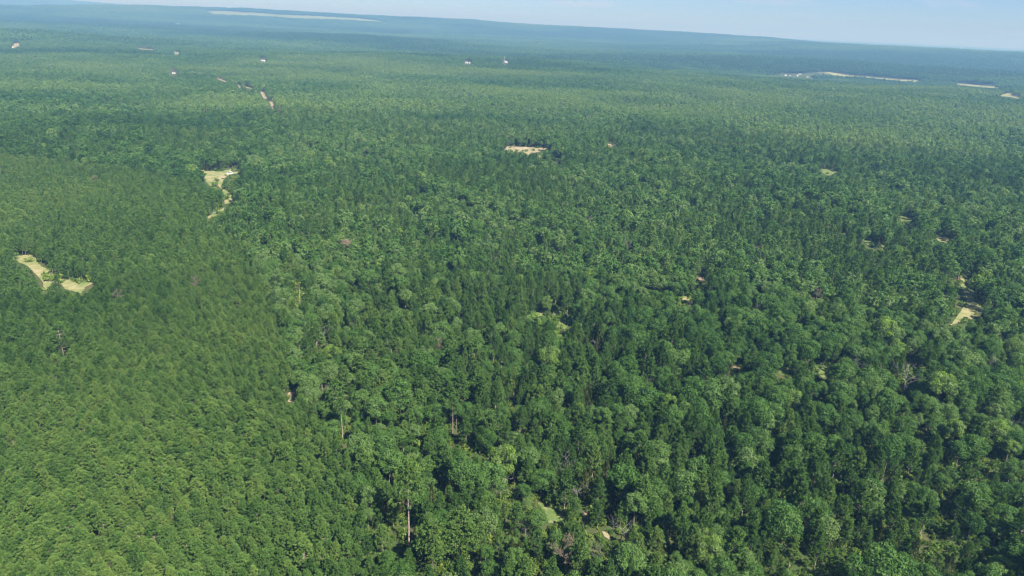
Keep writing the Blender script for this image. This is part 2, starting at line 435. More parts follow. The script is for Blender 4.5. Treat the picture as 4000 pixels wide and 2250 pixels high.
# ---------------------------------------------------------------- clearings: outlines traced on the ground (photo pixels of the 4000 px picture)
# (name, polygon, material, label, lift)
CLEAR = [
    ('grass_clearing', [(55, 1000), (140, 998), (143, 1022), (160, 1040), (205, 1062), (207, 1082), (235, 1090), (330, 1098), (365, 1108), (335, 1122), (318, 1148), (300, 1142), (255, 1130), (240, 1112), (205, 1105), (190, 1125), (168, 1145), (170, 1105), (150, 1082), (128, 1060), (110, 1042), (85, 1030), (65, 1020)], M_GRASS, 'dry grass glade with scattered shrubs at the left edge of the pine plantation'),
    ('grass_clearing', [(768, 660), (800, 668), (850, 670), (890, 664), (938, 658), (937, 676), (905, 682), (888, 688), (872, 702), (868, 724), (884, 745), (906, 765), (910, 788), (908, 797), (878, 800), (875, 772), (868, 742), (850, 726), (818, 726), (803, 708), (800, 690), (808, 680)], M_GRASS, 'dry grass clearing with a white car parked on its far side'),
    ('grass_clearing', [(876, 812), (872, 832), (850, 842), (812, 856), (808, 850), (840, 828)], M_GRASS, 'small grass opening just below the clearing with the white car'),
    ('dirt_track', [(838, 716), (860, 704), (885, 690), (898, 684), (886, 680), (858, 694), (832, 712)], M_DIRT, 'short bare dirt track crossing the clearing towards the white car'),
    ('bare_field', [(1966, 584), (1982, 573), (2060, 575), (2142, 580), (2116, 590), (2096, 596), (2075, 597), (2066, 607), (2054, 600), (2036, 592), (2014, 597), (1990, 589)], M_DIRT, 'wide tan bare soil clearing in the middle distance'),
    ('bare_field', [(2372, 562), (2402, 563), (2410, 568), (2395, 571), (2385, 577), (2376, 572)], M_DIRT, 'small cream bare soil spot right of the wide tan clearing'),
    ('grass_clearing', [(2105, 604), (2118, 612), (2115, 620), (2107, 618)], M_GREENG, 'tiny green glade just below the wide tan clearing'),
    ('grass_clearing', [(2158, 618), (2188, 622), (2182, 634), (2174, 640), (2162, 630)], M_GREENG, 'yellow-green glade below and right of the wide tan clearing'),
    ('grass_clearing', [(3214, 663), (3256, 665), (3262, 674), (3235, 684), (3218, 676)], M_GREENG, 'yellow-green glade in the oak woods, upper right of centre'),
    ('grass_clearing', [(3520, 850), (3555, 855), (3566, 872), (3560, 886), (3545, 882), (3526, 868)], M_GREENG, 'two-lobed bright green glade among the right-hand oaks'),
    ('grass_clearing', [(3385, 946), (3430, 948), (3446, 962), (3440, 974), (3420, 970), (3395, 958)], M_GREENG, 'narrow bright green glade below the two-lobed glade'),
    ('grass_clearing', [(3664, 925), (3690, 930), (3702, 940), (3696, 952), (3678, 945), (3662, 938)], M_GRASS, 'small pale glade right of the two-lobed green glade'),
    ('grass_clearing', [(3751, 1074), (3788, 1080), (3770, 1112), (3782, 1140), (3800, 1160), (3831, 1190), (3834, 1230), (3800, 1245), (3760, 1258), (3712, 1272), (3735, 1240), (3756, 1212), (3770, 1190), (3778, 1172), (3762, 1140), (3750, 1112)], M_GRASS, 'long bright grass lane between dark trees near the right edge'),
    ('grass_clearing', [(2192, 1250), (2220, 1244), (2226, 1262), (2205, 1282), (2180, 1276)], M_GREENG, 'sunny yellow-green grass gap beside a dark oak near the picture centre'),
    ('grass_clearing', [(2160, 1212), (2180, 1210), (2178, 1228), (2164, 1230)], M_GRASS, 'tiny pale grass gap above the sunny gap near the centre'),
    ('grass_clearing', [(2098, 1222), (2118, 1222), (2122, 1232), (2102, 1234)], M_GRASS, 'tiny pale grass gap left of the sunny gap near the centre'),
    ('grass_clearing', [(2104, 1958), (2140, 1976), (2205, 2022), (2198, 2032), (2162, 2044), (2144, 2046), (2130, 2012), (2104, 1972)], M_GREENG, 'sloping green grass patch among the foreground oaks'),
    ('bare_soil', [(2276, 1997), (2304, 1996), (2300, 2010), (2284, 2014)], M_REDS, 'pinkish bare soil patch right of the foreground grass patch'),
    ('bare_soil', [(2352, 2078), (2368, 2076), (2388, 2104), (2378, 2108), (2360, 2096)], M_DIRT, 'small tan bare soil patch below the pinkish soil patch'),
    ('dirt_track', [(1138, 1522), (1158, 1516), (1152, 1540), (1146, 1574), (1126, 1572), (1122, 1545)], M_DIRT, 'short pale dirt track ending in the edge of the pine plantation'),
    ('grass_clearing', [(3046, 1444), (3076, 1440), (3078, 1456), (3058, 1464), (3044, 1458)], M_GREENG, 'small green grass patch in the lower right woods'),
    ('grass_clearing', [(3190, 1436), (3236, 1440), (3240, 1456), (3214, 1474), (3200, 1456)], M_GREENG, 'yellow-green grass patch right of the small green patch, lower right woods'),
    ('bare_soil', [(2862, 1432), (2896, 1438), (2894, 1450), (2872, 1448)], M_REDS, 'reddish soil strip in deep shade, right of centre'),
    ('bare_soil', [(2720, 1082), (2752, 1084), (2750, 1096), (2724, 1096)], M_REDS, 'tiny tan soil strip in the mid oaks right of centre'),
    ('bare_soil', [(3548, 1408), (3580, 1412), (3576, 1428), (3552, 1426)], M_REDS, 'reddish soil gap under tall trees, far right'),
    ('grass_clearing', [(2668, 1160), (2700, 1164), (2690, 1180), (2668, 1178)], M_GRASS, 'pale grassy gap above the mid right oaks'),
    ('dirt_track', [(1016, 359), (1031, 360), (1042, 381), (1040, 390), (1030, 386), (1022, 372)], M_DIRT, 'upper bright stretch of the sandy track'),
    ('dirt_track', [(1052, 396), (1067, 400), (1070, 424), (1064, 428), (1058, 414)], M_DIRT, 'lower bright stretch of the sandy track'),
    ('dirt_track', [(928, 331), (942, 332), (940, 343), (933, 345)], M_GRASS, 'small pale opening up-left of the sandy track'),
    ('dirt_track', [(954, 332), (965, 340), (986, 346), (984, 350), (962, 344)], M_GRASS, 'thin pale strip just above the sandy track'),
    ('dirt_track', [(848, 306), (866, 312), (886, 320), (884, 323), (864, 316), (848, 309)], M_DIRT, 'thin far sandy line left of the pale strip'),
    ('bare_field', [(680, 203), (702, 205), (698, 212), (686, 215), (682, 209)], M_FIELD, 'small tan bare spot on the far left plain'),
    ('hay_field', [(526, 190), (565, 191), (600, 194), (600, 196), (562, 194), (530, 192)], M_FIELD, 'thin pale field strip left of the small tan spot'),
    ('hay_field', [(3188, 285), (3240, 283), (3300, 291), (3400, 300), (3500, 308), (3604, 315), (3606, 320), (3570, 322), (3440, 309), (3330, 302), (3262, 297), (3236, 288)], M_FIELD, 'long pale hay field strip on the right plain'),
    ('hay_field', [(3738, 327), (3800, 332), (3870, 338), (3918, 342), (3914, 347), (3840, 342), (3742, 332)], M_FIELD, 'second pale hay field strip further right'),
    ('hay_field', [(3902, 376), (3930, 366), (3956, 362), (3948, 374), (3984, 380), (3978, 388), (3950, 380)], M_FIELD, 'small wedge shaped pale field at the right edge'),
    ('bare_field', [(58, 170), (74, 169), (76, 180), (60, 186), (44, 187), (50, 180)], M_DIRT, 'tan bare yard with a white shed at the far left'),
    ('pale_field', [(812, 43), (865, 43), (1000, 51), (1082, 57), (1250, 64), (1400, 72), (1508, 84), (1480, 85), (1300, 76), (1160, 72), (1060, 64), (940, 60), (826, 55)], M_PALEF, 'long pale pasture on the slope of the distant ridge'),
]
# openings that only keep trees from covering what stands there
GAPS = [
    [(1588, 2040), (1612, 2040), (1612, 2120), (1582, 2120)],
    [(1160, 1120), (1186, 1118), (1190, 1188), (1150, 1178), (1144, 1150)],
    [(1326, 1672), (1346, 1668), (1350, 1712), (1326, 1712)],
    [(1758, 1656), (1774, 1654), (1778, 1690), (1758, 1690)],
    [(666, 276), (692, 276), (692, 296), (664, 294)],
    [(1812, 240), (1840, 240), (1840, 252), (1812, 252)],
    [(1964, 236), (1986, 236), (1986, 250), (1962, 250)],
    [(1016, 231), (1042, 231), (1042, 242), (1016, 242)],
    [(1020, 189), (1034, 189), (1034, 198), (1020, 198)],
    [(878, 102), (896, 102), (896, 111), (878, 111)],
    [(692, 91), (706, 91), (706, 99), (692, 99)],
    [(3058, 288), (3134, 286), (3134, 300), (3058, 300)],
    [(3146, 296), (3190, 296), (3190, 309), (3146, 308)],
    [(882, 660), (925, 660), (925, 688), (882, 690)],
    [(3520, 1500), (3552, 1495), (3556, 1545), (3520, 1545)],
    [(1260, 1305), (1275, 1305), (1275, 1345), (1258, 1345)],
    [(3720, 1060), (3735, 1090), (3740, 1130), (3745, 1170), (3735, 1210), (3700, 1262), (3712, 1272), (3770, 1190), (3750, 1112)],
]
def widen(poly, k):
    cx = sum(p[0] for p in poly) / len(poly); cy = sum(p[1] for p in poly) / len(poly)
    return [(cx + (p[0] - cx) * k, cy + (p[1] - cy) * k) for p in poly]
for i_, c_ in enumerate(CLEAR):
    w_ = max(p[0] for p in c_[1]) - min(p[0] for p in c_[1])
    if c_[0] == 'grass_clearing' and w_ < 62 and min(p[1] for p in c_[1]) > 600: CLEAR[i_] = (c_[0], widen(c_[1], 1.3), c_[2], c_[3])
ALLPOLY = [c[1] for c in CLEAR] + GAPS

# clearings cut the trees that would stand on them or hide them
def blocked(x, y, H, R, polys=None):
    z = hgt(x, y)
    out = np.zeros(x.shape, bool)
    r = np.hypot(x, y); sx, sy = y / r, -x / r
    jx = (vnoise(x / 3, y / 3, 201) - .5) * 2.2; jy = (vnoise(x / 3, y / 3, 202) - .5) * 2.2      # ragged edges, in metres
    for fr in (0., .15, .3, .45, .6, .75, .88, 1.0):
        for s in ((-.85, -.4, 0, .4, .85) if .2 < fr < .9 else (0,)):
            P = np.stack([x + sx * R * s, y + sy * R * s, z + H * fr], 1)
            px, py, dd = project(P)
            px = px + jx * 2400 / dd; py = py + jy * 900 / dd
            for poly in (polys or ALLPOLY): out |= inpoly(px, py, poly)
    return out

# ---------------------------------------------------------------- ground
def ring_ground():
    rs = np.concatenate([[0], np.geomspace(12, 24000, 300)])
    na = 420
    front = np.concatenate([np.linspace(-58, 58, 330, endpoint=False), np.linspace(58, 302, 90, endpoint=False)])
    A = np.radians(front)
    X = rs[:, None] * np.sin(A)[None]; Y = rs[:, None] * np.cos(A)[None]
    Z = hgt(X, Y)
    V = np.stack([X, Y, Z], 2).reshape(-1, 3)
    i = np.arange(1, len(rs) - 1)[:, None] * na; j = np.arange(na)[None]; k = (j + 1) % na
    F = np.stack([i + j, i + na + j, i + na + k, i + k], 2).reshape(-1, 4)
    g = Geo(); g.grid(V, F[:, ::-1])
    i0 = na
    g.grid(np.concatenate([[[0, 0, hgt(0., 0.)]], V[na:2 * na]]), [(0, 1 + a, 1 + (a + 1) % na, 1 + (a + 2) % na) for a in range(0, na, 2)])
    return g.mesh('ground', [M_GROUND], True)
ground = obj('ground', ring_ground())
tag(ground, 'forest floor of leaf litter, reddish soil and thin grass reaching the horizon', 'ground', kind='structure')

def sheet(name, poly, mat, label, lift):
    poly = np.array(poly, float)
    x0, y0 = poly.min(0) - 2; x1, y1 = poly.max(0) + 2
    nx = int(np.clip((x1 - x0) / 1.6, 14, 90)); ny = int(np.clip((y1 - y0) / 1.6, 10, 80))
    gx, gy = np.linspace(x0, x1, nx), np.linspace(y0, y1, ny)
    GX, GY = np.meshgrid(gx, gy)
    P, hit = unproject(GX.ravel(), GY.ravel())
    P[:, 2] = hgt(P[:, 0], P[:, 1])
    d = np.hypot(P[:, 0], P[:, 1]); P[:, 2] += lift + d * .00022
    cx, cy = .5 * (gx[1:] + gx[:-1]), .5 * (gy[1:] + gy[:-1])
    CX, CY = np.meshgrid(cx, cy)
    q = 4.0 if (y1 - y0) > 60 else 1.2
    jx = CX + (vnoise(CX / 7, CY / 4, 5) - .5) * q; jy = CY + (vnoise(CX / 7, CY / 4, 9) - .5) * q * .6
    ins = inpoly(jx.ravel(), jy.ravel(), poly).reshape(CX.shape)
    h = hit.reshape(ny, nx); ins &= h[1:, 1:] & h[:-1, :-1]
    idx = np.arange(nx * ny).reshape(ny, nx)
    F = np.stack([idx[1:, :-1], idx[1:, 1:], idx[:-1, 1:], idx[:-1, :-1]], 2)[ins]
    # drop cells stretched across an unseen dip
    e = np.linalg.norm(P[F[:, 0]] - P[F[:, 3]], axis=1)
    F = F[e < 6 * np.median(e) + 1]
    used = np.unique(F); re = np.full(nx * ny, -1); re[used] = np.arange(len(used))
    g = Geo(); g.grid(P[used], re[F])
    o = obj(name, g.mesh(name, [mat], True))
    tag(o, label, name.replace('_', ' '), kind='structure')
for i, (nm, poly, mat, lab) in enumerate(CLEAR):
    sheet(nm, poly, mat, lab, .10 + (.05 if nm == 'dirt_track' else 0))

# ---------------------------------------------------------------- where each tree stands
PLANT_PX = [(-900, 2700), (1560, 2700), (1500, 2330), (1462, 2100), (1400, 1880), (1330, 1700), (1230, 1560), (1140, 1440), (1120, 1300), (1060, 1140), (985, 990), (880, 880), (850, 800), (790, 705), (640, 655), (420, 628), (180, 605), (-60, 585), (-500, 560)]
_pp, _ = unproject([p[0] for p in PLANT_PX], [p[1] for p in PLANT_PX], 9.0)
PLANT_XY = _pp[:, :2]
AZM = 47.0
def wedge(x, y, r0, r1):
    r = np.hypot(x, y); az = np.degrees(np.arctan2(x, y))
    return (r >= r0) & (r < r1) & (np.abs(az) < AZM)

def grid_pts(cx, cy, r1, jit, rot=0.0, seed=1, r0=88):
    rng = np.random.default_rng(seed)
    xm = r1 * math.sin(RAD(AZM)) * 1.02; n = int(max(xm, r1) * 1.45 / min(cx, cy))
    i = np.arange(-int(r1 * 1.3 / cx), int(r1 * 1.3 / cx)); j = np.arange(-int(r1 * 1.3 / cy), int(r1 * 1.3 / cy))
    I, J = np.meshgrid(i, j); I = I.ravel() * cx; J = J.ravel() * cy
    X = I * math.cos(rot) - J * math.sin(rot); Y = I * math.sin(rot) + J * math.cos(rot)
    k = wedge(X, Y, r0 - 8, r1 + 8); X, Y = X[k], Y[k]
    X = X + rng.uniform(-.5, .5, len(X)) * jit * cx; Y = Y + rng.uniform(-.5, .5, len(Y)) * jit * cy
    k = wedge(X, Y, r0, r1)
    return X[k], Y[k]

NEAR_R, MID_R, FAR_R, END_R = 760.0, 2700.0, 7200.0, 23500.0
KP, KO, KC, KB = 0, 1, 2, 3      # pine, oak, cedar, bush
TS = .78                         # overall size of the young woods against the library trees
rows = []                        # x, y, kind, scale, wide, tone, rot
def stand(x, y, seed): return fnoise(x / 95, y / 130, seed)

# plantation
X, Y = grid_pts(1.95, 3.0, NEAR_R, .55, RAD(139), 11)
k = inpoly(X, Y, PLANT_XY); X, Y = X[k], Y[k]
n = len(X); rg = np.random.default_rng(21)
keep = rg.random(n) > .05 + .25 * (fnoise(X / 14, Y / 14, 61) < .22)
X, Y = X[keep], Y[keep]; n = len(X)
sc = np.clip(.85 + .13 * rg.normal(size=n) + .22 * (fnoise(X / 40, Y / 40, 3) - .5), .5, 1.2)
tone = np.clip(.62 + .17 * rg.normal(size=n) + .5 * (stand(X, Y, 4) - .5), .05, 1)
rows.append(np.stack([X, Y, np.full(n, KP), sc, rg.uniform(1.02, 1.38, n), tone, rg.random(n) * 6.283], 1))
# mixed woods
X, Y = grid_pts(3.5, 3.5, NEAR_R, .98, RAD(13), 12)
k = ~inpoly(X, Y, PLANT_XY); X, Y = X[k], Y[k]; n = len(X)
s1, s2 = stand(X, Y, 31), fnoise(X / 30, Y / 30, 33)
u = rg.random(n)
pineness = np.clip(.36 + 1.5 * (s1 - .5), .12, .85)
kind = np.where(u < pineness, KP, np.where(u < pineness + .11 + .5 * np.clip(s2 - .55, 0, .3), KC, KO))
open_ = (fnoise(X / 22, Y / 22, 71) < np.where(X > 60, .27, .22)) & (rg.random(n) < .75)
hs = .90 + .25 * rg.normal(size=n) + .6 * (s2 - .5)
sc = np.clip(1.08 * np.where(kind == KP, hs * 1.1, np.where(kind == KC, hs * .9, hs)), .5, 1.75)
tone = np.clip(.48 + .18 * rg.normal(size=n) + .8 * (stand(X, Y, 41) - .5), .02, .93)
bright = (rg.random(n) < .035); tone = np.where(bright & (kind == KO), 1.0, tone)
k = ~open_
rows.append(np.stack([X, Y, kind, sc, rg.uniform(.86, 1.24, n), tone, rg.random(n) * 6.283], 1)[k])
# middle distance
X, Y = grid_pts(4.9, 4.9, MID_R, .98, RAD(40), 13, NEAR_R); n = len(X)
s1 = fnoise(X / 420, Y / 210, 51); s2 = fnoise(X / 80, Y / 90, 53)
u = rg.random(n)
pineness = np.clip(.30 + 1.6 * (s1 - .5), .05, .8)
kind = np.where(u < pineness, KP, np.where(u < pineness + .07, KC, KO))
hs = .95 + .19 * rg.normal(size=n) + .45 * (s2 - .5)
sc = np.clip(1.1 * np.where(kind == KP, hs * 1.08, hs), .5, 1.7)
dd_ = np.hypot(X, Y); tone = np.clip(.50 - .10 * sstep(1200, 2600, dd_) + (.17 - .09 * sstep(900, 2000, dd_)) * rg.normal(size=n) + .7 * (s2 - .5) + 1.6 * (s1 - .5), .02, .93)
rows.append(np.stack([X, Y, kind, sc, rg.uniform(.95, 1.3, n), tone, rg.random(n) * 6.283], 1))
T = np.concatenate(rows)

BASE_H = np.array([10.5, 11.0, 7.8, 1.5]) * TS; BASE_R = np.array([2.15, 3.1, 1.7, 1.2]) * TS
kd = T[:, 2].astype(int)
bl = blocked(T[:, 0], T[:, 1], BASE_H[kd] * T[:, 3], BASE_R[kd] * T[:, 3] * T[:, 4])
T = T[~bl]

# hero trees: (photo x, photo y of the foot, kind, variant, scale, tone, label)
HERO = [
    (1597, 2132, 'tall_open', 1.0, .72, 'giant pine with bare pale trunk and wide ragged crown, tallest in the foreground'),
    (1172, 1190, 'lone', 1.0, .5, 'lone thin pine with long bare pink-grey trunk standing before a dark gap'),
    (252, 1408, 'layered', 1.0, .55, 'broad pine with flat layered boughs rising above the plantation at the left'),
    (226, 1128, 'round', .55, .35, 'short round dark pine standing alone in the dry grass glade'),
    (1800, 2236, 'wide', 1.0, .78, 'broad spreading pine with several flat-topped yellow-green crowns, right of the giant pine'),
    (1690, 2262, 'wide', .9, .8, 'broad ragged pine at the bottom edge, just below the giant pine'),
    (1338, 1716, 'lone', .85, .5, 'slim pine with bare lower trunk where plantation meets the oaks'),
    (1768, 1694, 'lone', .8, .45, 'slim pine with pale bare trunk among oaks above the giant pine'),
]
hx = np.array([at(h[0], h[1]) for h in HERO])
rad = {'tall_open': 4.2, 'lone': 2.6, 'layered': 4.3, 'round': 2.0, 'wide': 4.4}
for h, p in zip(HERO, hx):
    d = np.hypot(T[:, 0] - p[0], T[:, 1] - p[1])
    T = T[d > rad[h[2]] * h[3]]

# dead and bare trees: (photo x, photo y of the foot, type, height, label)
DEAD = [
    (2286, 902, 'oak', 11, 'bare silver-grey dead tree with fanned branches, up-right of the picture centre'),
    (2451, 992, 'oak', 10, 'bare white dead tree with upright branches, right of the silver-grey dead tree'),
    (1929, 1054, 'oak', 9, 'small leaning bare white tree left of the centre oaks'),
    (1629, 1038, 'snag', 8, 'thin white dead stem among mid oaks'),
    (1902, 982, 'snag', 8, 'thin grey dead stem left of picture centre'),
    (2472, 1186, 'snag', 11, 'tall bare pinkish trunk without branches right of the centre'),
    (2528, 1130, 'oak', 7, 'curved white dead limb tree beside the bare pinkish trunk'),
    (2208, 1156, 'snag', 8, 'short white dead stem above the sunny grass gap'),
    (767, 1162, 'pine', 10, 'reddish dead pine in the plantation below the upper clearing'),
    (470, 1218, 'pine', 11, 'purple-brown dead pine right of the layered pine'),
    (1714, 1412, 'pine', 10, 'rusty brown dead pine in the centre of the lower woods'),
    (2327, 1392, 'oak', 8, 'pale bare branching tree below the sunny grass gap'),
    (378, 748, 'pine', 11, 'pinkish dead pine in the upper left pines'),
    (331, 540, 'oak', 10, 'whitish bare tree in the far left oaks'),
    (14, 706, 'snag', 12, 'grey dead snag at the left picture edge'),
    (889, 640, 'oak', 10, 'bare grey tree just above the clearing with the car'),
    (1198, 600, 'oak', 12, 'wide bare silver tree right of the car clearing'),
    (1322, 606, 'oak', 10, 'bare grey tree right of the wide bare silver tree'),
    (1576, 486, 'oak', 12, 'bare white tree far up in the middle woods'),
    (1096, 462, 'brown', 12, 'purple-grey leafless tree at the lower end of the sandy track'),
    (3180, 1216, 'pine', 12, 'brown-grey dead pine with short side branches in the right woods'),
    (3528, 1542, 'oak', 12, 'large white bare oak with twisted limbs at the right'),
    (3340, 1478, 'oak', 9, 'grey-white bare tree left of the large white bare oak'),
    (3925, 1700, 'oak', 9, 'white forked dead tree near the right picture edge'),
    (3138, 2112, 'oak', 7, 'low white dead branches in the lower right oaks'),
    (2217, 1890, 'oak', 9, 'purple-grey dead tree above the foreground grass patch'),
    (2052, 2100, 'oak', 6, 'small white dead tree with drooping branches left of the grass patch'),
    (2421, 2124, 'oak', 8, 'white dead tree right of the small tan soil patch'),
    (2208, 2240, 'brown', 9, 'grey-brown dead tree at the bottom edge right of centre'),
    (2332, 2236, 'oak', 8, 'bare grey tree at the bottom edge beside the grey-brown dead tree'),
    (1952, 1962, 'oak', 9, 'tall white forked dead tree above left of the grass patch'),
    (2255, 1966, 'oak', 7, 'small white bare tree above the pinkish soil patch'),
    (1267, 1346, 'oak', 9, 'white dead trunk with stub branches in the middle left woods'),
    (1294, 1546, 'oak', 6, 'curved fallen-looking white tree at the plantation corner'),
    (3660, 1110, 'oak', 9, 'grey bare tree left of the long grass lane'),
    (3685, 1210, 'snag', 8, 'white snag at the left side of the long grass lane'),
    (2955, 1000, 'oak', 9, 'silvery bare tree in the right-centre oaks'),
    (3200, 860, 'oak', 9, 'thin leaning bare tree left of the two-lobed glade'),
    (2690, 1250, 'snag', 9, 'white dead stem in the right-centre oaks'),
    (2950, 1250, 'snag', 9, 'pale dead stem left of the brown-grey dead pine'),
    (3000, 770, 'oak', 10, 'bare pinkish-white tree in the upper right oaks'),
    (2470, 880, 'oak', 8, 'bare grey tree up-right of the silver-grey dead tree'),
    (2700, 835, 'oak', 9, 'bare grey-white tree in the upper mid oaks'),
    (2840, 1540, 'oak', 8, 'grey bare crown tree in the dark lower right woods'),
    (3880, 1480, 'oak', 10, 'bare grey tree in dark woods near right edge'),
    (1352, 996, 'tan', 7, 'small tan flowering crown in the middle left woods'),
]
dx = np.array([at(d[0], d[1]) for d in DEAD])
for d, p in zip(DEAD, dx):
    dd = np.hypot(T[:, 0] - p[0], T[:, 1] - p[1])
    T = T[dd > 2.2]
    # keep the line of sight to the upper half free
    kd = T[:, 2].astype(int)
    dist = np.hypot(p[0], p[1]); ux, uy = p[0] / dist, p[1] / dist
    al = T[:, 0] * ux + T[:, 1] * uy; la = np.abs(-T[:, 0] * uy + T[:, 1] * ux)
    zt = hgt(T[:, 0], T[:, 1]) + BASE_H[kd] * T[:, 3] * .9
    zsight = CAM_H + (p[2] + d[3] * .62 - CAM_H) * al / dist
    T = T[~((al < dist) & (al > dist - 60) & (la < BASE_R[kd] * T[:, 3] * .75) & (zt > zsight))]

# ---------------------------------------------------------------- tree libraries
def lib(kind, n, lod, seed):
    out = []
    for i in range(n):
        rg = np.random.default_rng(seed + i)
        if lod == 2 and kind != KC:
            a = gen_far(seed + i, 10.5 * rg.uniform(.93, 1.08), (2.15 if kind == KP else 3.0) * rg.uniform(.85, 1.2), kind == KP)
        elif kind == KP:
            a = gen_pine(seed + i, 10.5 * rg.uniform(.93, 1.08), 2.25 * rg.uniform(.85, 1.22), rg.uniform(.16, .40), lod, dome=i % 3 == 0)
        elif kind == KO:
            a = gen_oak(seed + i, 11.0 * rg.uniform(.94, 1.05), 3.05 * rg.uniform(.78, 1.25), lod, rg.uniform(.85, 1.5))
        else:
            a = gen_cedar(seed + i, 7.8 * rg.uniform(.9, 1.15), 1.6 * rg.uniform(.85, 1.2), lod)
        out.append(a)
    return out
MATS = {KP: (M_PBARK, M_PINE), KO: (M_BARK, M_OAK), KC: (M_BARK, M_CEDAR)}
KNAME = {KP: 'pine', KO: 'broadleaf', KC: 'cedar'}
NV = {0: 11, 1: 8, 2: 8}
LIB = {(k, l): lib(k, NV[l], l, 1000 * k + 100 * l + 5) for k in (KP, KO, KC) for l in (0, 1, 2)}
PARTM = {}
for k in (KP, KO, KC):
    for i, (t, c) in enumerate(LIB[(k, 0)]):
        PARTM[(k, i)] = (t.mesh(KNAME[k] + '_trunk', [MATS[k][0]], True), c.mesh(KNAME[k] + '_crown', [MATS[k][1]]))

def whole(t, c, k, name):
    g = Geo(); g.add(t); g2 = Geo(); g.add(c)
    nt = sum(len(f) for f in t.f4)
    m = np.concatenate(g.m4); m[nt:] = 1
    g.m4 = [m]
    g.f4 = [np.concatenate(g.f4)]
    return g.mesh(name, list(MATS[k]))

def make_collection(name, meshes):
    col = bpy.data.collections.new(name)
    for i, me in enumerate(meshes):
        o = bpy.data.objects.new('%s_%03d' % (name, i), me); col.objects.link(o)
    return col

def scatter(name, pts, idx, rot, scl, tone, col, label, cat):
    """one stuff object: a cloud of points carrying instances"""
    me = bpy.data.meshes.new(name)
    me.vertices.add(len(pts)); me.vertices.foreach_set('co', np.asarray(pts, np.float32).ravel())
    for nm, tp, arr in (('idx', 'INT', idx), ('rot', 'FLOAT', rot), ('tone', 'FLOAT', tone)):
        a = me.attributes.new(nm, tp, 'POINT'); a.data.foreach_set('value', np.asarray(arr, np.int32 if tp == 'INT' else np.float32))
    a = me.attributes.new('scl', 'FLOAT_VECTOR', 'POINT'); a.data.foreach_set('vector', np.asarray(scl, np.float32).ravel())
    o = obj(name, me)
    ng = bpy.data.node_groups.new(name + '_scatter', 'GeometryNodeTree')
    ng.interface.new_socket('Geometry', in_out='INPUT', socket_type='NodeSocketGeometry')
    ng.interface.new_socket('Geometry', in_out='OUTPUT', socket_type='NodeSocketGeometry')
    N, L = ng.nodes, ng.links
    gi, go = N.new('NodeGroupInput'), N.new('NodeGroupOutput')
    iop = N.new('GeometryNodeInstanceOnPoints'); ci = N.new('GeometryNodeCollectionInfo')
    ci.inputs['Collection'].default_value = col; ci.inputs['Separate Children'].default_value = True; ci.inputs['Reset Children'].default_value = True
    iop.inputs['Pick Instance'].default_value = True
    def attr(nm, tp):
        a = N.new('GeometryNodeInputNamedAttribute'); a.data_type = tp; a.inputs['Name'].default_value = nm
        return a.outputs['Attribute']
    cx = N.new('ShaderNodeCombineXYZ'); L.new(attr('rot', 'FLOAT'), cx.inputs[2])
    er = N.new('FunctionNodeEulerToRotation'); L.new(cx.outputs[0], er.inputs[0])
    L.new(gi.outputs[0], iop.inputs['Points']); L.new(ci.outputs[0], iop.inputs['Instance'])
    L.new(attr('idx', 'INT'), iop.inputs['Instance Index']); L.new(er.outputs[0], iop.inputs['Rotation'])
    L.new(attr('scl', 'FLOAT_VECTOR'), iop.inputs['Scale'])
    L.new(iop.outputs[0], go.inputs[0])
    md = o.modifiers.new('scatter', 'NODES'); md.node_group = ng
    tag(o, label, cat, kind='stuff')
    return o

# ---------------------------------------------------------------- choose the individuals (the ones that show largest)
kd = T[:, 2].astype(int)
tz = hgt(T[:, 0], T[:, 1])
Hh = BASE_H[kd] * T[:, 3]
cpx, cpy, cdep = project(np.stack([T[:, 0], T[:, 1], tz + Hh * .72], 1))
tpx, tpy, _ = project(np.stack([T[:, 0], T[:, 1], tz + Hh * .98], 1))
ok = (cpx > 25) & (cpx < W4 - 25) & (tpy < H4 - 40) & (cdep < NEAR_R)
size = BASE_R[kd] * T[:, 3] * FPX / cdep
# hidden test: some other, nearer tree of similar or greater top covers the crown centre
pick = np.zeros(len(T), bool)
def shown(ids):
    """fraction of sample points on each crown not behind a nearer crown disc"""
    out = []
    cand = np.where((cdep < 420) & (cpx > -200) & (cpx < W4 + 200))[0]
    cx_, cy_, cd_ = cpx[cand], cpy[cand], cdep[cand]
    rr_ = size[cand] * .85; hh_ = Hh[cand] * .28 * FPX / cd_
    for i in ids:
        near = (cd_ < cdep[i] - .8) & (np.abs(cx_ - cpx[i]) < rr_ + size[i]) & (np.abs(cy_ - cpy[i]) < hh_ + size[i] * 2)
        a = np.linspace(0, 6.28, 9)[:-1]
        sx = np.concatenate([[cpx[i]], cpx[i] + .6 * size[i] * np.cos(a)]); sy = np.concatenate([[tpy[i] + size[i] * .4], cpy[i] + .8 * size[i] * np.sin(a)])
        cov = (((sx[:, None] - cx_[near]) / rr_[near]) ** 2 + ((sy[:, None] - cy_[near]) / hh_[near]) ** 2 < 1).any(1)
        out.append(1 - cov.mean())
    return np.array(out)
LIMIT = {KP: 300 - len(HERO), KO: 300, KC: 130}
for k in (KP, KO, KC):
    ids = np.where(ok & (kd == k))[0]
    ids = ids[np.argsort(-size[ids])][:900]
    vis = shown(ids)
    ids = ids[vis > .45][:LIMIT[k]]
    pick[ids] = True

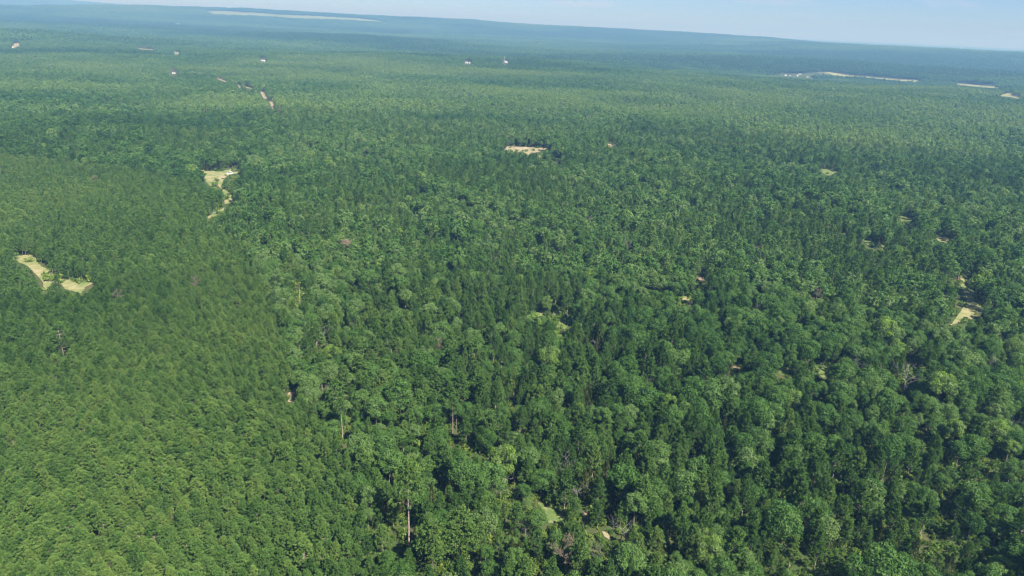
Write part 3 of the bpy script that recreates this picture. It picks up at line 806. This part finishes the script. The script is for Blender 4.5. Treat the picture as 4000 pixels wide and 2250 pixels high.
def tone_word(k, t):
    if k == KC: return 'dark olive' if t < .45 else 'olive green'
    if k == KO and t > .97: return 'bright lime-green'
    if t < .3: return 'dark green'
    if t < .48: return 'deep green'
    if t < .63: return 'mid-green'
    if t < .8: return 'light green' if k == KP else 'grey-green'
    return 'yellow-green' if k == KP else 'pale grey-green'
def size_word(k, s):
    s = s / (1.1 if k == KP else 1.0)
    return 'small' if s < .72 else 'smallish' if s < .85 else 'mid-sized' if s < 1.02 else 'large' if s < 1.2 else 'very large'
KIND_WORD = {KP: 'pine', KO: 'leafy oak', KC: 'conical cedar'}
CAT = {KP: 'pine tree', KO: 'broadleaf tree', KC: 'cedar tree'}
NAME = {KP: 'pine_tree', KO: 'broadleaf_tree', KC: 'cedar_tree'}
GROUP = {KP: 'pine trees in the foreground', KO: 'broadleaf trees in the foreground woods', KC: 'cedars scattered through the foreground woods'}
inpl = inpoly(T[:, 0], T[:, 1], PLANT_XY)
used = set()
for i in np.where(pick)[0]:
    k = kd[i]; v = i % NV[0]
    kw = 'plantation pine' if inpl[i] and k == KP else KIND_WORD[k]
    for step in (1.0, .5, .25, .1):
        fx = round(cpx[i] / W4 * 100 / step) * step; fy = round(cpy[i] / H4 * 100 / step) * step
        lab = '%s %s %s, %g%% across and %g%% down the photo' % (size_word(k, T[i, 3]), tone_word(k, T[i, 5]), kw, fx, fy)
        key = (k, fx, fy, step)
        if lab not in used: break
    used.add(lab)
    s, w = T[i, 3], T[i, 4]
    o = thing(NAME[k], (T[i, 0], T[i, 1], tz[i] - .1), T[i, 6], lab, CAT[k], GROUP[k])
    o.scale = (TS * s * w, TS * s * w, TS * s)
    t = obj('trunk', PARTM[(k, v)][0], o); c = obj('crown', PARTM[(k, v)][1], o); c['tone'] = float(T[i, 5])

# hero pines
def hero_meshes(kind, seed):
    if kind == 'tall_open':
        a = gen_pine(seed, 23, 4.6, .50, 0, False, .8); b = gen_pine(seed + 1, 21, 3.0, .62, 0, False, .7)
        a[1].add(b[1], (1.2, .8, .5)); return a
    if kind == 'lone': return gen_pine(seed, 15.5, 2.3, .66, 0, False, .72)
    if kind == 'layered': return gen_pine(seed, 14.5, 4.4, .25, 0, True, .9)
    if kind == 'round': return gen_pine(seed, 11, 3.6, .10, 0, False, 1)
    a = gen_pine(seed, 17, 4.0, .42, 0, False, .85)
    for q, (x, y, z) in enumerate(((2.2, 1.0, -1.0), (-2.0, 1.4, -1.6), (.6, -2.4, -1.2))):
        b = gen_pine(seed + 3 + q, 16, 2.6, .55, 0, False, .85); a[1].add(b[1], (x, y, z)); a[0].tube([[0, 0, 7], [x, y, 10 + z]], [.16, .10], 5)
    return a
for q, (h, p) in enumerate(zip(HERO, hx)):
    tm, cm = hero_meshes(h[2], 900 + 10 * q)
    o = thing('pine_tree', (p[0], p[1], hgt(p[0], p[1]) - .1), q * 1.3, h[5], 'pine tree', GROUP[KP])
    o.scale = (h[3],) * 3
    obj('trunk', tm.mesh('pine_trunk', [M_PBARK], True), o); c = obj('crown', cm.mesh('pine_crown', [M_PINE]), o); c['tone'] = h[4]

# dead trees
for q, (d, p) in enumerate(zip(DEAD, dx)):
    ty = d[2]
    wood = {'oak': M_DEAD, 'snag': M_DEAD, 'pine': M_BROWN, 'brown': M_BROWN, 'tan': M_BARK}[ty]
    o = thing('dead_tree' if ty != 'tan' else 'flowering_tree', (p[0], p[1], hgt(p[0], p[1]) - .1), q * .9, d[4], 'dead tree' if ty != 'tan' else 'flowering tree', 'dead and bare trees among the green woods' if ty != 'tan' else None)
    if ty == 'tan':
        t, c = gen_oak(777, 8.0, 3.0, 0, .6)
        obj('trunk', t.mesh('trunk', [M_BARK], True), o); c = obj('crown', c.mesh('crown', [M_DRYN]), o); c['tone'] = 1.0
        continue
    t, b, nd = gen_dead(500 + q, d[3], .5 if q % 3 else .8, 3 if ty == 'pine' else (2 if ty == 'brown' else 0), ty in ('oak', 'brown', 'tan'))
    if ty == 'snag': t, b, nd = gen_dead(500 + q, d[3], .3, 0, False)
    obj('trunk', t.mesh('trunk', [wood], True), o); obj('bare_branches', b.mesh('bare_branches', [wood], True), o)
    if nd.v: c = obj('dead_needles', nd.mesh('dead_needles', [M_DRYN]), o); c['tone'] = .5

# ---------------------------------------------------------------- the rest of the woods
R = T[~pick]; kr = R[:, 2].astype(int); dist = np.hypot(R[:, 0], R[:, 1])
LABEL = {KP: 'continuous mass of green pines filling the plantation and the woods beyond', KO: 'continuous mass of leafy oaks covering the plain behind the foreground trees', KC: 'many small dark cedars between the oaks further back'}
SNAME = {KP: 'pine_forest', KO: 'oak_forest', KC: 'cedar_woods'}
for k in (KP, KO, KC):
    meshes = []
    for l in (0, 1, 2):
        for i, (t, c) in enumerate(LIB[(k, l)]): meshes.append(whole(t, c, k, '%s_%d_%d' % (KNAME[k], l, i)))
    col = make_collection(KNAME[k] + '_kinds', meshes)
    m = kr == k; Q = R[m]; dq = dist[m]
    rg = np.random.default_rng(77 + k)
    lod = np.where(dq < 330, 0, np.where(dq < 900, 1, 2)); base = np.array([0, NV[0], NV[0] + NV[1]])[lod]
    idx = base + rg.integers(0, 100, len(Q)) % np.array([NV[0], NV[1], NV[2]])[lod]
    pts = np.stack([Q[:, 0], Q[:, 1], hgt(Q[:, 0], Q[:, 1]) - .15], 1)
    scl = TS * np.stack([Q[:, 3] * Q[:, 4], Q[:, 3] * Q[:, 4], Q[:, 3]], 1)
    scatter(SNAME[k], pts, idx, Q[:, 6], scl, Q[:, 5], col, LABEL[k], SNAME[k].replace('_', ' '))

# far woods: patches of many crowns
def patch(seed, half, cell, small):
    rg = np.random.default_rng(seed)
    g = Geo(); n = int(2 * half / cell)
    mats = []
    for i in range(n):
        for j in range(n):
            x = -half + (i + .5 + rg.uniform(-.45, .45)) * cell; y = -half + (j + .5 + rg.uniform(-.45, .45)) * cell
            H = 11.5 * np.clip(rg.normal(.95, .2), .5, 1.6); Rr = cell * rg.uniform(.48, .72)
            pine = rg.random() < .35
            m = 15 if not small else 9
            d = unit(rg.normal(size=(m, 3)) + np.array([0, 0, .6])); Pn = np.array([x, y, H - Rr * .9]) + d * Rr * np.array([1, 1, .9]) * rg.uniform(.7, 1.05, m)[:, None]
            nrm = unit(d + rg.normal(size=(m, 3)) * .22); Tt = unit(np.cross(nrm, rg.normal(size=(m, 3)))); S = np.cross(nrm, Tt)
            Ln = rg.uniform(.75, 1.2, m) * Rr * (.95 if not small else 1.25)
            g.quads(blades(rg, Pn - Tt * Ln[:, None] * .5, Tt, Ln, Ln * .8, S), 1 if pine else 0, np.clip(.25 + rg.random() * .4 + rg.random(m) * .1, 0, 1))
    return g.mesh('woods_patch', [M_OAK, M_PINE])
meshes = [patch(300 + i, 38, 5.0, False) for i in range(6)] + [patch(400 + i, 100, 10.5, True) for i in range(4)]
col = make_collection('woods_patches', meshes)
rg = np.random.default_rng(99)
X1, Y1 = grid_pts(54, 54, FAR_R, .4, RAD(20), 14, MID_R); X2, Y2 = grid_pts(150, 150, END_R, .4, RAD(50), 15, FAR_R)
X = np.concatenate([X1, X2]); Y = np.concatenate([Y1, Y2]); n1 = len(X1); n = len(X)
idx = np.where(np.arange(n) < n1, rg.integers(0, 6, n), 6 + rg.integers(0, 4, n))
Z = hgt(X, Y)
half = np.where(np.arange(n) < n1, 30., 80.)
cov = np.zeros(n, bool)
polys = [c[1] for c in CLEAR if min(p[1] for p in c[1]) < 420] + [g for g in GAPS if min(p[1] for p in g) < 420]
for fz in (0, 6, 11):
    for ox in (-.6, 0, .6):
        for oy in (-.6, 0, .6):
            px, py, _ = project(np.stack([X + ox * half, Y + oy * half, Z + fz], 1))
            for poly in polys: cov |= inpoly(px, py, poly)
s1 = fnoise(X / 1000, Y / 600, 83)
tone = np.clip(.27 + .06 * rg.normal(size=n) + 1.5 * (s1 - .5), .03, .8)
k = ~cov
X, Y, Z, idx, tone = X[k], Y[k], Z[k], idx[k], tone[k]
s = rg.uniform(.95, 1.08, len(X))
scatter('distant_forest', np.stack([X, Y, Z - .4], 1), idx, rg.random(len(X)) * 6.283, np.stack([s, s, rg.uniform(.9, 1.15, len(X))], 1), tone, col, 'far-off unbroken woods covering the plain and ridges up to the horizon', 'distant forest')

# undergrowth of bushes in the gaps and along the edges of the clearings
X, Y = grid_pts(3.4, 3.4, 800, .95, RAD(5), 16); n = len(X)
rg = np.random.default_rng(123)
pl = inpoly(X, Y, PLANT_XY)
keep = rg.random(n) < np.where(pl, .5, .85)
X, Y = X[keep], Y[keep]; n = len(X)
s = np.clip(rg.normal(1.1, .35, n), .5, 2.2)
X2, Y2 = grid_pts(1.75, 1.75, 330, .98, RAD(33), 17); pl2 = inpoly(X2, Y2, PLANT_XY); k2 = rg.random(len(X2)) < np.where(pl2, .06, .85)
X2, Y2 = X2[k2], Y2[k2]; s2_ = np.clip(rg.normal(.62, .2, len(X2)), .3, 1.1)
X, Y, s = np.concatenate([X, X2]), np.concatenate([Y, Y2]), np.concatenate([s, s2_]); n = len(X)
b = blocked(X, Y, s * 1.6, s * .9, [c[1] for c in CLEAR] + GAPS[4:14]) & (rg.random(n) > .16)
X, Y, s = X[~b], Y[~b], s[~b]; n = len(X)
col = make_collection('bush_kinds', [gen_bush(60 + i).mesh('bush', [M_BUSH]) for i in range(5)] + [gen_bush(70 + i, lod=1).mesh('bush', [M_BUSH]) for i in range(4)])
d = np.hypot(X, Y)
idx = np.where(d < 260, rg.integers(0, 5, n), 5 + rg.integers(0, 4, n))
scatter('undergrowth', np.stack([X, Y, hgt(X, Y) - .05], 1), idx, rg.random(n) * 6.28, np.stack([s, s, s * rg.uniform(.8, 1.3, n)], 1), np.clip(rg.normal(.5, .2, n) + .4 * (stand(X, Y, 41) - .5), 0, 1), col, 'bright green bushes and saplings filling gaps under the trees', 'undergrowth')

# small shrubs standing in the left glade, one by one
BM = [gen_bush(90 + i).mesh('shrub_foliage', [M_BUSH]) for i in range(3)]
for q, (px, py, sz, lab) in enumerate([
    (117, 1022, 1.5, 'yellowish shrub in the upper part of the dry grass glade'),
    (176, 1073, .9, 'small dark shrub half way down the dry grass glade'),
    (290, 1099, 1.2, 'small green shrub on the lower grass strip, right of the lone round pine'),
    (310, 1106, .8, 'tiny shrub right of the small green shrub, lower grass strip'),
    (345, 1100, 2.4, 'large bright green bush at the right end of the lower grass strip'),
    (200, 1098, 2.2, 'bright green low bush left of the lone round pine'),
    (866, 668, 1.6, 'round shrub on the far edge of the clearing, left of the white car'),
    (912, 672, 1.8, 'shrub right of the white car')]):
    p = at(px, py)
    o = thing('shrub', (p[0], p[1], hgt(p[0], p[1])), q * 1.1, lab, 'shrub', 'shrubs standing in the clearings'); o.scale = (sz, sz, sz)
    c = obj('foliage', BM[q % 3], o); c['tone'] = [.9, .25, .6, .5, .85, .8, .35, .5][q]
    g = Geo(); g.tube([[0, 0, -.1], [.05, 0, .5]], [.06, .03], 5); obj('stem', g.mesh('stem', [M_BARK]), o)

# ---------------------------------------------------------------- car
def car(px, py, rz, label):
    p = at(px, py)
    o = thing('parked_car', (p[0], p[1], hgt(p[0], p[1]) + .15), rz, label, 'car')
    # side outline swept across the width, with a tucked cabin
    def sweep(prof, w, wt):
        V = []; n = len(prof)
        for sgn in (-1, 1):
            for (y, z, k) in prof: V.append((sgn * (w if k == 0 else wt) / 2, y, z))
        F = []
        for i in range(n - 1): F.append((i, i + 1, n + i + 1, n + i))
        return np.array(V), F
    prof = [(-2.4, .45, 0), (-2.42, .75, 0), (-2.35, .98, 0), (-.9, 1.08, 0), (2.2, 1.05, 0), (2.42, .9, 0), (2.42, .45, 0)]
    g = Geo(); V, F = sweep(prof, 1.9, 1.9); n = len(prof)
    g.grid(V, F)
    for s in (0, n): g.grid(V[s:s + n], [(0, 1, 2, 3), (0, 3, 4, 5), (0, 5, 6, 6)] if False else [(0, 1, 2, 3), (0, 3, 4, 6), (4, 5, 6, 0)][:2])
    g.box((0, 0, .42), (1.86, 4.7, .14)); obj('body', g.mesh('car_body', [M_WHITE], True), o)
    g = Geo(); cab = [(-.95, 1.08, 0), (-.35, 1.62, 1), (1.55, 1.64, 1), (2.1, 1.06, 0)]
    V, F = sweep(cab, 1.78, 1.5); g.grid(V, [F[0]], 0); g.grid(V, [F[2]], 0)
    g.grid(V, [(0, 1, 2, 3)], 0); g.grid(V, [(4, 5, 6, 7)], 0); obj('window', g.mesh('car_glass', [M_GLASS]), o)
    g = Geo(); g.box((0, .6, 1.66), (1.52, 1.98, .07), 0, 0, .03)
    for sx in (-1, 1):
        for y in (-.05, .75, 1.5): g.tube([[sx * .89, y + (-.35 if y < 0 else .1), 1.08], [sx * .76, y, 1.64]], [.05, .05], 4)
    obj('roof', g.mesh('car_roof', [M_WHITE]), o)
    for sx in (-1, 1):
        for y in (-1.5, 1.5):
            th = np.arange(17) * 2 * np.pi / 16
            g = Geo(); xs = (sx * .72, sx * .97)
            V = np.concatenate([np.stack([np.full(17, x), y + .36 * np.cos(th), .36 + .36 * np.sin(th) - .15], 1) for x in xs])
            g.grid(V, [(i, i + 1, 17 + i + 1, 17 + i) for i in range(16)])
            V2 = np.concatenate([np.stack([np.full(17, xs[1]), y + r * np.cos(th), .21 + r * np.sin(th)], 1) for r in (.36, .22)])
            g.grid(V2, [(i, i + 1, 17 + i + 1, 17 + i) for i in range(16)])
            w = obj('wheel', g.mesh('car_tyre', [M_TYRE]), o)
            g = Geo(); V3 = np.concatenate([np.stack([np.full(17, sx * .955), y + .22 * np.cos(th), .21 + .22 * np.sin(th)], 1), [[sx * .965, y, .21]]])
            g.grid(V3, [(i, i + 1, i + 2, 17) for i in range(0, 16, 2)]); obj('rim', g.mesh('car_rim', [M_RIM]), w)
        g = Geo(); g.box((sx * .68, -2.42, .82), (.42, .06, .18)); obj('headlight', g.mesh('car_lamp', [M_LAMP]), o)
    g = Geo(); g.box((0, -2.43, .76), (.86, .05, .2)); obj('grille', g.mesh('car_grille', [M_GLASS]), o)
    g = Geo(); g.box((0, -2.47, .52), (1.8, .16, .2)); obj('bumper', g.mesh('car_bumper', [M_WHITE]), o)
car(898, 681, RAD(-38), 'white car parked on the far side of the grass clearing')

# ---------------------------------------------------------------- far houses
def house(name, px, py, w, d, h, rz, label, cat, roof=M_WROOF, pitch=.35, group=None, door=True, lift=0):
    p = at(px, py); w, d, h = w * .82, d * .82, h * .85
    o = thing(name, (p[0], p[1], hgt(p[0], p[1]) + lift), rz, label, cat, group)
    g = Geo(); x, y = w / 2, d / 2; rh = pitch * d / 2
    V = np.array([(-x, -y, -.3), (x, -y, -.3), (x, y, -.3), (-x, y, -.3), (-x, -y, h), (x, -y, h), (x, y, h), (-x, y, h), (-x, 0, h + rh), (x, 0, h + rh)])
    g.grid(V, [(0, 1, 5, 4), (2, 3, 7, 6), (1, 2, 6, 5), (3, 0, 4, 7)]); g.grid(V, [(5, 6, 9, 9)][:0] + [(5, 6, 9, 5)][:0] + [(4, 8, 7, 3)][:0], 0) if False else None
    for a in ((4, 7, 8), (6, 5, 9)):
        A = V[list(a)]; g.grid(np.concatenate([A, [(A[0] + A[2]) / 2]]), [(0, 1, 2, 3)])
    obj('wall', g.mesh('house_wall', [M_WHITE]), o)
    g = Geo(); e = .35; t = .12
    for s in (-1, 1):
        ye, ze = s * (y + e), h - pitch * e
        top = [(-x - e, ye, ze + t), (x + e, ye, ze + t), (x + e, 0, h + rh + t), (-x - e, 0, h + rh + t)]
        bot = [(a, b, c - t) for a, b, c in top]
        g.grid(np.array(top + bot), [(0, 1, 2, 3), (7, 6, 5, 4), (0, 4, 5, 1), (1, 5, 6, 2), (3, 7, 4, 0)])
    obj('roof', g.mesh('house_roof', [roof]), o)
    if door:
        g = Geo(); g.box((w * .1, -y - .03, 1.0), (.95, .06, 2.0)); obj('door', g.mesh('house_door', [M_GLASS]), o)
        for sx in (-.3, .36):
            g = Geo(); g.box((w * sx, -y - .03, 1.5), (min(1.1, w * .16), .06, 1.0)); obj('window', g.mesh('house_window', [M_GLASS]), o)
GH = 'white houses and sheds among the far trees'
house('shed', 679, 288, 6.0, 4.6, 2.6, RAD(8), 'bright white low-roofed shed alone in the left woods above the sandy track', 'shed', pitch=.12, group=GH)
house('house', 1823, 247, 7.5, 6, 3, RAD(-15), 'white house left of the house with a mast in the far middle woods', 'house', group=GH)
house('shed', 1834, 247, 3.5, 3, 2.2, RAD(30), 'tiny white shed right beside the white house in far middle woods', 'shed', group=GH, door=False)
house('house', 1975, 244, 6.5, 5.5, 3.4, RAD(15), 'bright white house beside a slim mast in the far woods', 'house', group=GH)
house('shed', 1981, 245, 3, 2.6, 2, RAD(10), 'tiny white shed right of the house with the mast', 'shed', group=GH, door=False)
house('barn', 1028, 239, 11, 5, 2.6, RAD(-6), 'long white-roofed barn above the sandy track', 'barn', group=GH)
house('shed', 1027, 195, 6, 5, 2.6, RAD(10), 'small white shed further up than the long white-roofed barn', 'shed', group=GH)
house('barn', 887, 108, 24, 12, 5, RAD(-5), 'pale barn very far off below the left ridge', 'barn', group=GH)
house('barn', 698, 96, 22, 10, 4, RAD(4), 'faint white barn furthest away at the upper left', 'barn', group=GH)
house('shed', 47, 187, 7, 5, 2.6, RAD(-12), 'white shed at the left end of the tan yard', 'shed', group=GH)
house('house', 3068, 296, 8, 6, 2.8, RAD(5), 'leftmost white house in the hamlet by the long hay field', 'house', group=GH)
house('shed', 3087, 297, 5, 4, 2.4, RAD(-5), 'small white shed second from the left in the hamlet', 'shed', group=GH)
house('house', 3114, 297, 7, 6, 3.4, RAD(25), 'tall bright white house in the middle of the hamlet', 'house', group=GH)
house('barn', 3124, 291, 12, 5, 2.6, RAD(-8), 'long grey-roofed barn behind the tall bright house', 'barn', M_GROOF, group=GH)
house('shed', 3154, 302, 6, 5, 2.4, RAD(-10), 'grey-roofed shed between the hamlet and the two paired houses', 'shed', M_GROOF, group=GH)
house('house', 3174, 306, 6, 5, 3, RAD(35), 'left one of two paired white houses below the hay field', 'house', group=GH)
house('house', 3181, 306, 5, 5, 3, RAD(-30), 'right one of two paired white houses below the hay field', 'house', group=GH)
p = at(1973, 243)
o = thing('radio_mast', (p[0] - 3, p[1] + 6, hgt(p[0] - 3, p[1] + 6)), 0, 'slim white mast rising beside the bright white house', 'mast')
g = Geo()
for a in range(3): g.tube([[.5 * math.cos(a * 2.09), .5 * math.sin(a * 2.09), -.5], [.2 * math.cos(a * 2.09), .2 * math.sin(a * 2.09), 17]], [.14, .10], 5)
obj('pole', g.mesh('mast_pole', [M_WHITE]), o)
g = Geo()
for z in range(2, 17, 2):
    for a in range(3): r = .5 - .3 * z / 17; g.tube([[r * math.cos(a * 2.09), r * math.sin(a * 2.09), z], [r * math.cos(a * 2.09 + 2.09), r * math.sin(a * 2.09 + 2.09), z + 1.6]], [.05, .05], 3)
obj('lattice', g.mesh('mast_lattice', [M_WHITE]), o)
# water tower on the low swell
a_, r_ = RAD(azpx(3612)), 5480.0
x_, y_ = r_ * math.sin(a_), r_ * math.cos(a_)
o = thing('water_tower', (x_, y_, float(hgt(x_, y_))), 0, 'slender white tower standing above the trees near the right horizon', 'tower')
g = Geo()
zs = [-1, 0, 14, 17]; rs = [2.4, 1.8, 1.5, 2.0]
g.tube([[0, 0, z] for z in zs], rs, 14); obj('shaft', g.mesh('tower_shaft', [M_WHITE], True), o)
g = Geo(); g.tube([[0, 0, z] for z in (17, 18, 20.5, 23, 24.2, 24.4)], [2.0, 3.2, 3.7, 3.2, 1.6, .05], 14); obj('tank', g.mesh('tower_tank', [M_WHITE], True), o)

# ---------------------------------------------------------------- air
g = Geo(); HB = 24600.0; zt, zb = 200.0, float(-40)
g.box((0, 0, (zt + zb) / 2), (2 * HB, 2 * HB, zt - zb))
hz = obj('haze', None or g.mesh('haze', []))
m, nt, N, L = new_mat('pale_blue_air')
v = N.new('ShaderNodeVolumePrincipled'); v.inputs['Color'].default_value = (.155, .345, .66, 1); v.inputs['Absorption Color'].default_value = (.556, .319, 0, 1); v.inputs['Density'].default_value = 2.0e-4; v.inputs['Anisotropy'].default_value = 0
oo = N.new('ShaderNodeOutputMaterial'); L.new(v.outputs[0], oo.inputs['Volume'])
hz.data.materials.append(m); hz.display_type = 'WIRE'
tag(hz, 'pale blue summer haze thickening with distance', 'haze', kind='stuff')

# ---------------------------------------------------------------- sun, sky, camera
SUN_AZ, SUN_EL = RAD(138), RAD(49)
sd = Vector((math.sin(SUN_AZ) * math.cos(SUN_EL), math.cos(SUN_AZ) * math.cos(SUN_EL), math.sin(SUN_EL)))
sl = bpy.data.lights.new('sun', 'SUN'); sl.energy = 4.8; sl.angle = RAD(.53); sl.color = (1, .95, .86)
so = bpy.data.objects.new('sun', sl); C.objects.link(so); so.rotation_euler = (-sd).to_track_quat('-Z', 'Y').to_euler(); so.location = (0, 0, 400)
w = bpy.data.worlds.new('World'); bpy.context.scene.world = w; w.use_nodes = True
N, L = w.node_tree.nodes, w.node_tree.links; N.clear()
sky = N.new('ShaderNodeTexSky'); sky.sky_type = 'NISHITA'; sky.sun_disc = False; sky.sun_elevation = SUN_EL; sky.sun_rotation = SUN_AZ
sky.altitude = 200; sky.air_density = 1.0; sky.dust_density = .25; sky.ozone_density = 1.6
bg = N.new('ShaderNodeBackground'); bg.inputs[1].default_value = .056
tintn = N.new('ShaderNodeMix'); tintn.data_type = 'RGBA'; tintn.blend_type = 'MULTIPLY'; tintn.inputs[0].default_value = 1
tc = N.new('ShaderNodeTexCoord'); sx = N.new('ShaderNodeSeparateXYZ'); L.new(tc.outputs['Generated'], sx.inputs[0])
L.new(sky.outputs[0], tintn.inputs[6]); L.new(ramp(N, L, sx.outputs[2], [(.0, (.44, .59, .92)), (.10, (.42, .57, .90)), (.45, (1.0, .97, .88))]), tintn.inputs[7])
mp = N.new('ShaderNodeMapping'); mp.inputs['Scale'].default_value = (9, 9, 60); L.new(tc.outputs['Generated'], mp.inputs[0])
cn = N.new('ShaderNodeTexNoise'); cn.inputs['Scale'].default_value = 1.0; cn.inputs['Detail'].default_value = 6; cn.inputs['Roughness'].default_value = .6; L.new(mp.outputs[0], cn.inputs['Vector'])
cf = ramp(N, L, cn.outputs['Fac'], [(.56, (0, 0, 0)), (.80, (.55, .55, .55))])
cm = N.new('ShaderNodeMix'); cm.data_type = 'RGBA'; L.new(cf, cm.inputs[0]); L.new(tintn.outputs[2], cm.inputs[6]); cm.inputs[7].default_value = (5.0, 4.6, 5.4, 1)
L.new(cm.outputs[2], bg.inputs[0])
wo = N.new('ShaderNodeOutputWorld'); L.new(bg.outputs[0], wo.inputs[0])

cam = bpy.data.cameras.new('camera'); co = bpy.data.objects.new('camera', cam); C.objects.link(co)
cam.sensor_width = 36; cam.lens = FPX / W4 * 36; cam.clip_start = 1; cam.clip_end = 120000
Mx = Matrix(((CR[0], CU[0], -_f[0], 0), (CR[1], CU[1], -_f[1], 0), (CR[2], CU[2], -_f[2], CAM_H), (0, 0, 0, 1)))
co.matrix_world = Mx
S = bpy.context.scene; S.camera = co
S.view_settings.view_transform = 'Standard'; S.view_settings.look = 'None'; S.view_settings.exposure = 1.5; S.view_settings.gamma = 1
cy = S.cycles
cy.max_bounces = 4; cy.diffuse_bounces = 2; cy.glossy_bounces = 1; cy.transmission_bounces = 2; cy.volume_bounces = 0; cy.transparent_max_bounces = 4
cy.caustics_reflective = False; cy.caustics_refractive = False
cy.use_denoising = True
S.render.filter_size = 1.15 if hasattr(S.render, 'filter_size') else 1.5
cy.filter_width = 1.15
print('trees', len(T), 'picked', int(pick.sum()), 'far patches', len(X))
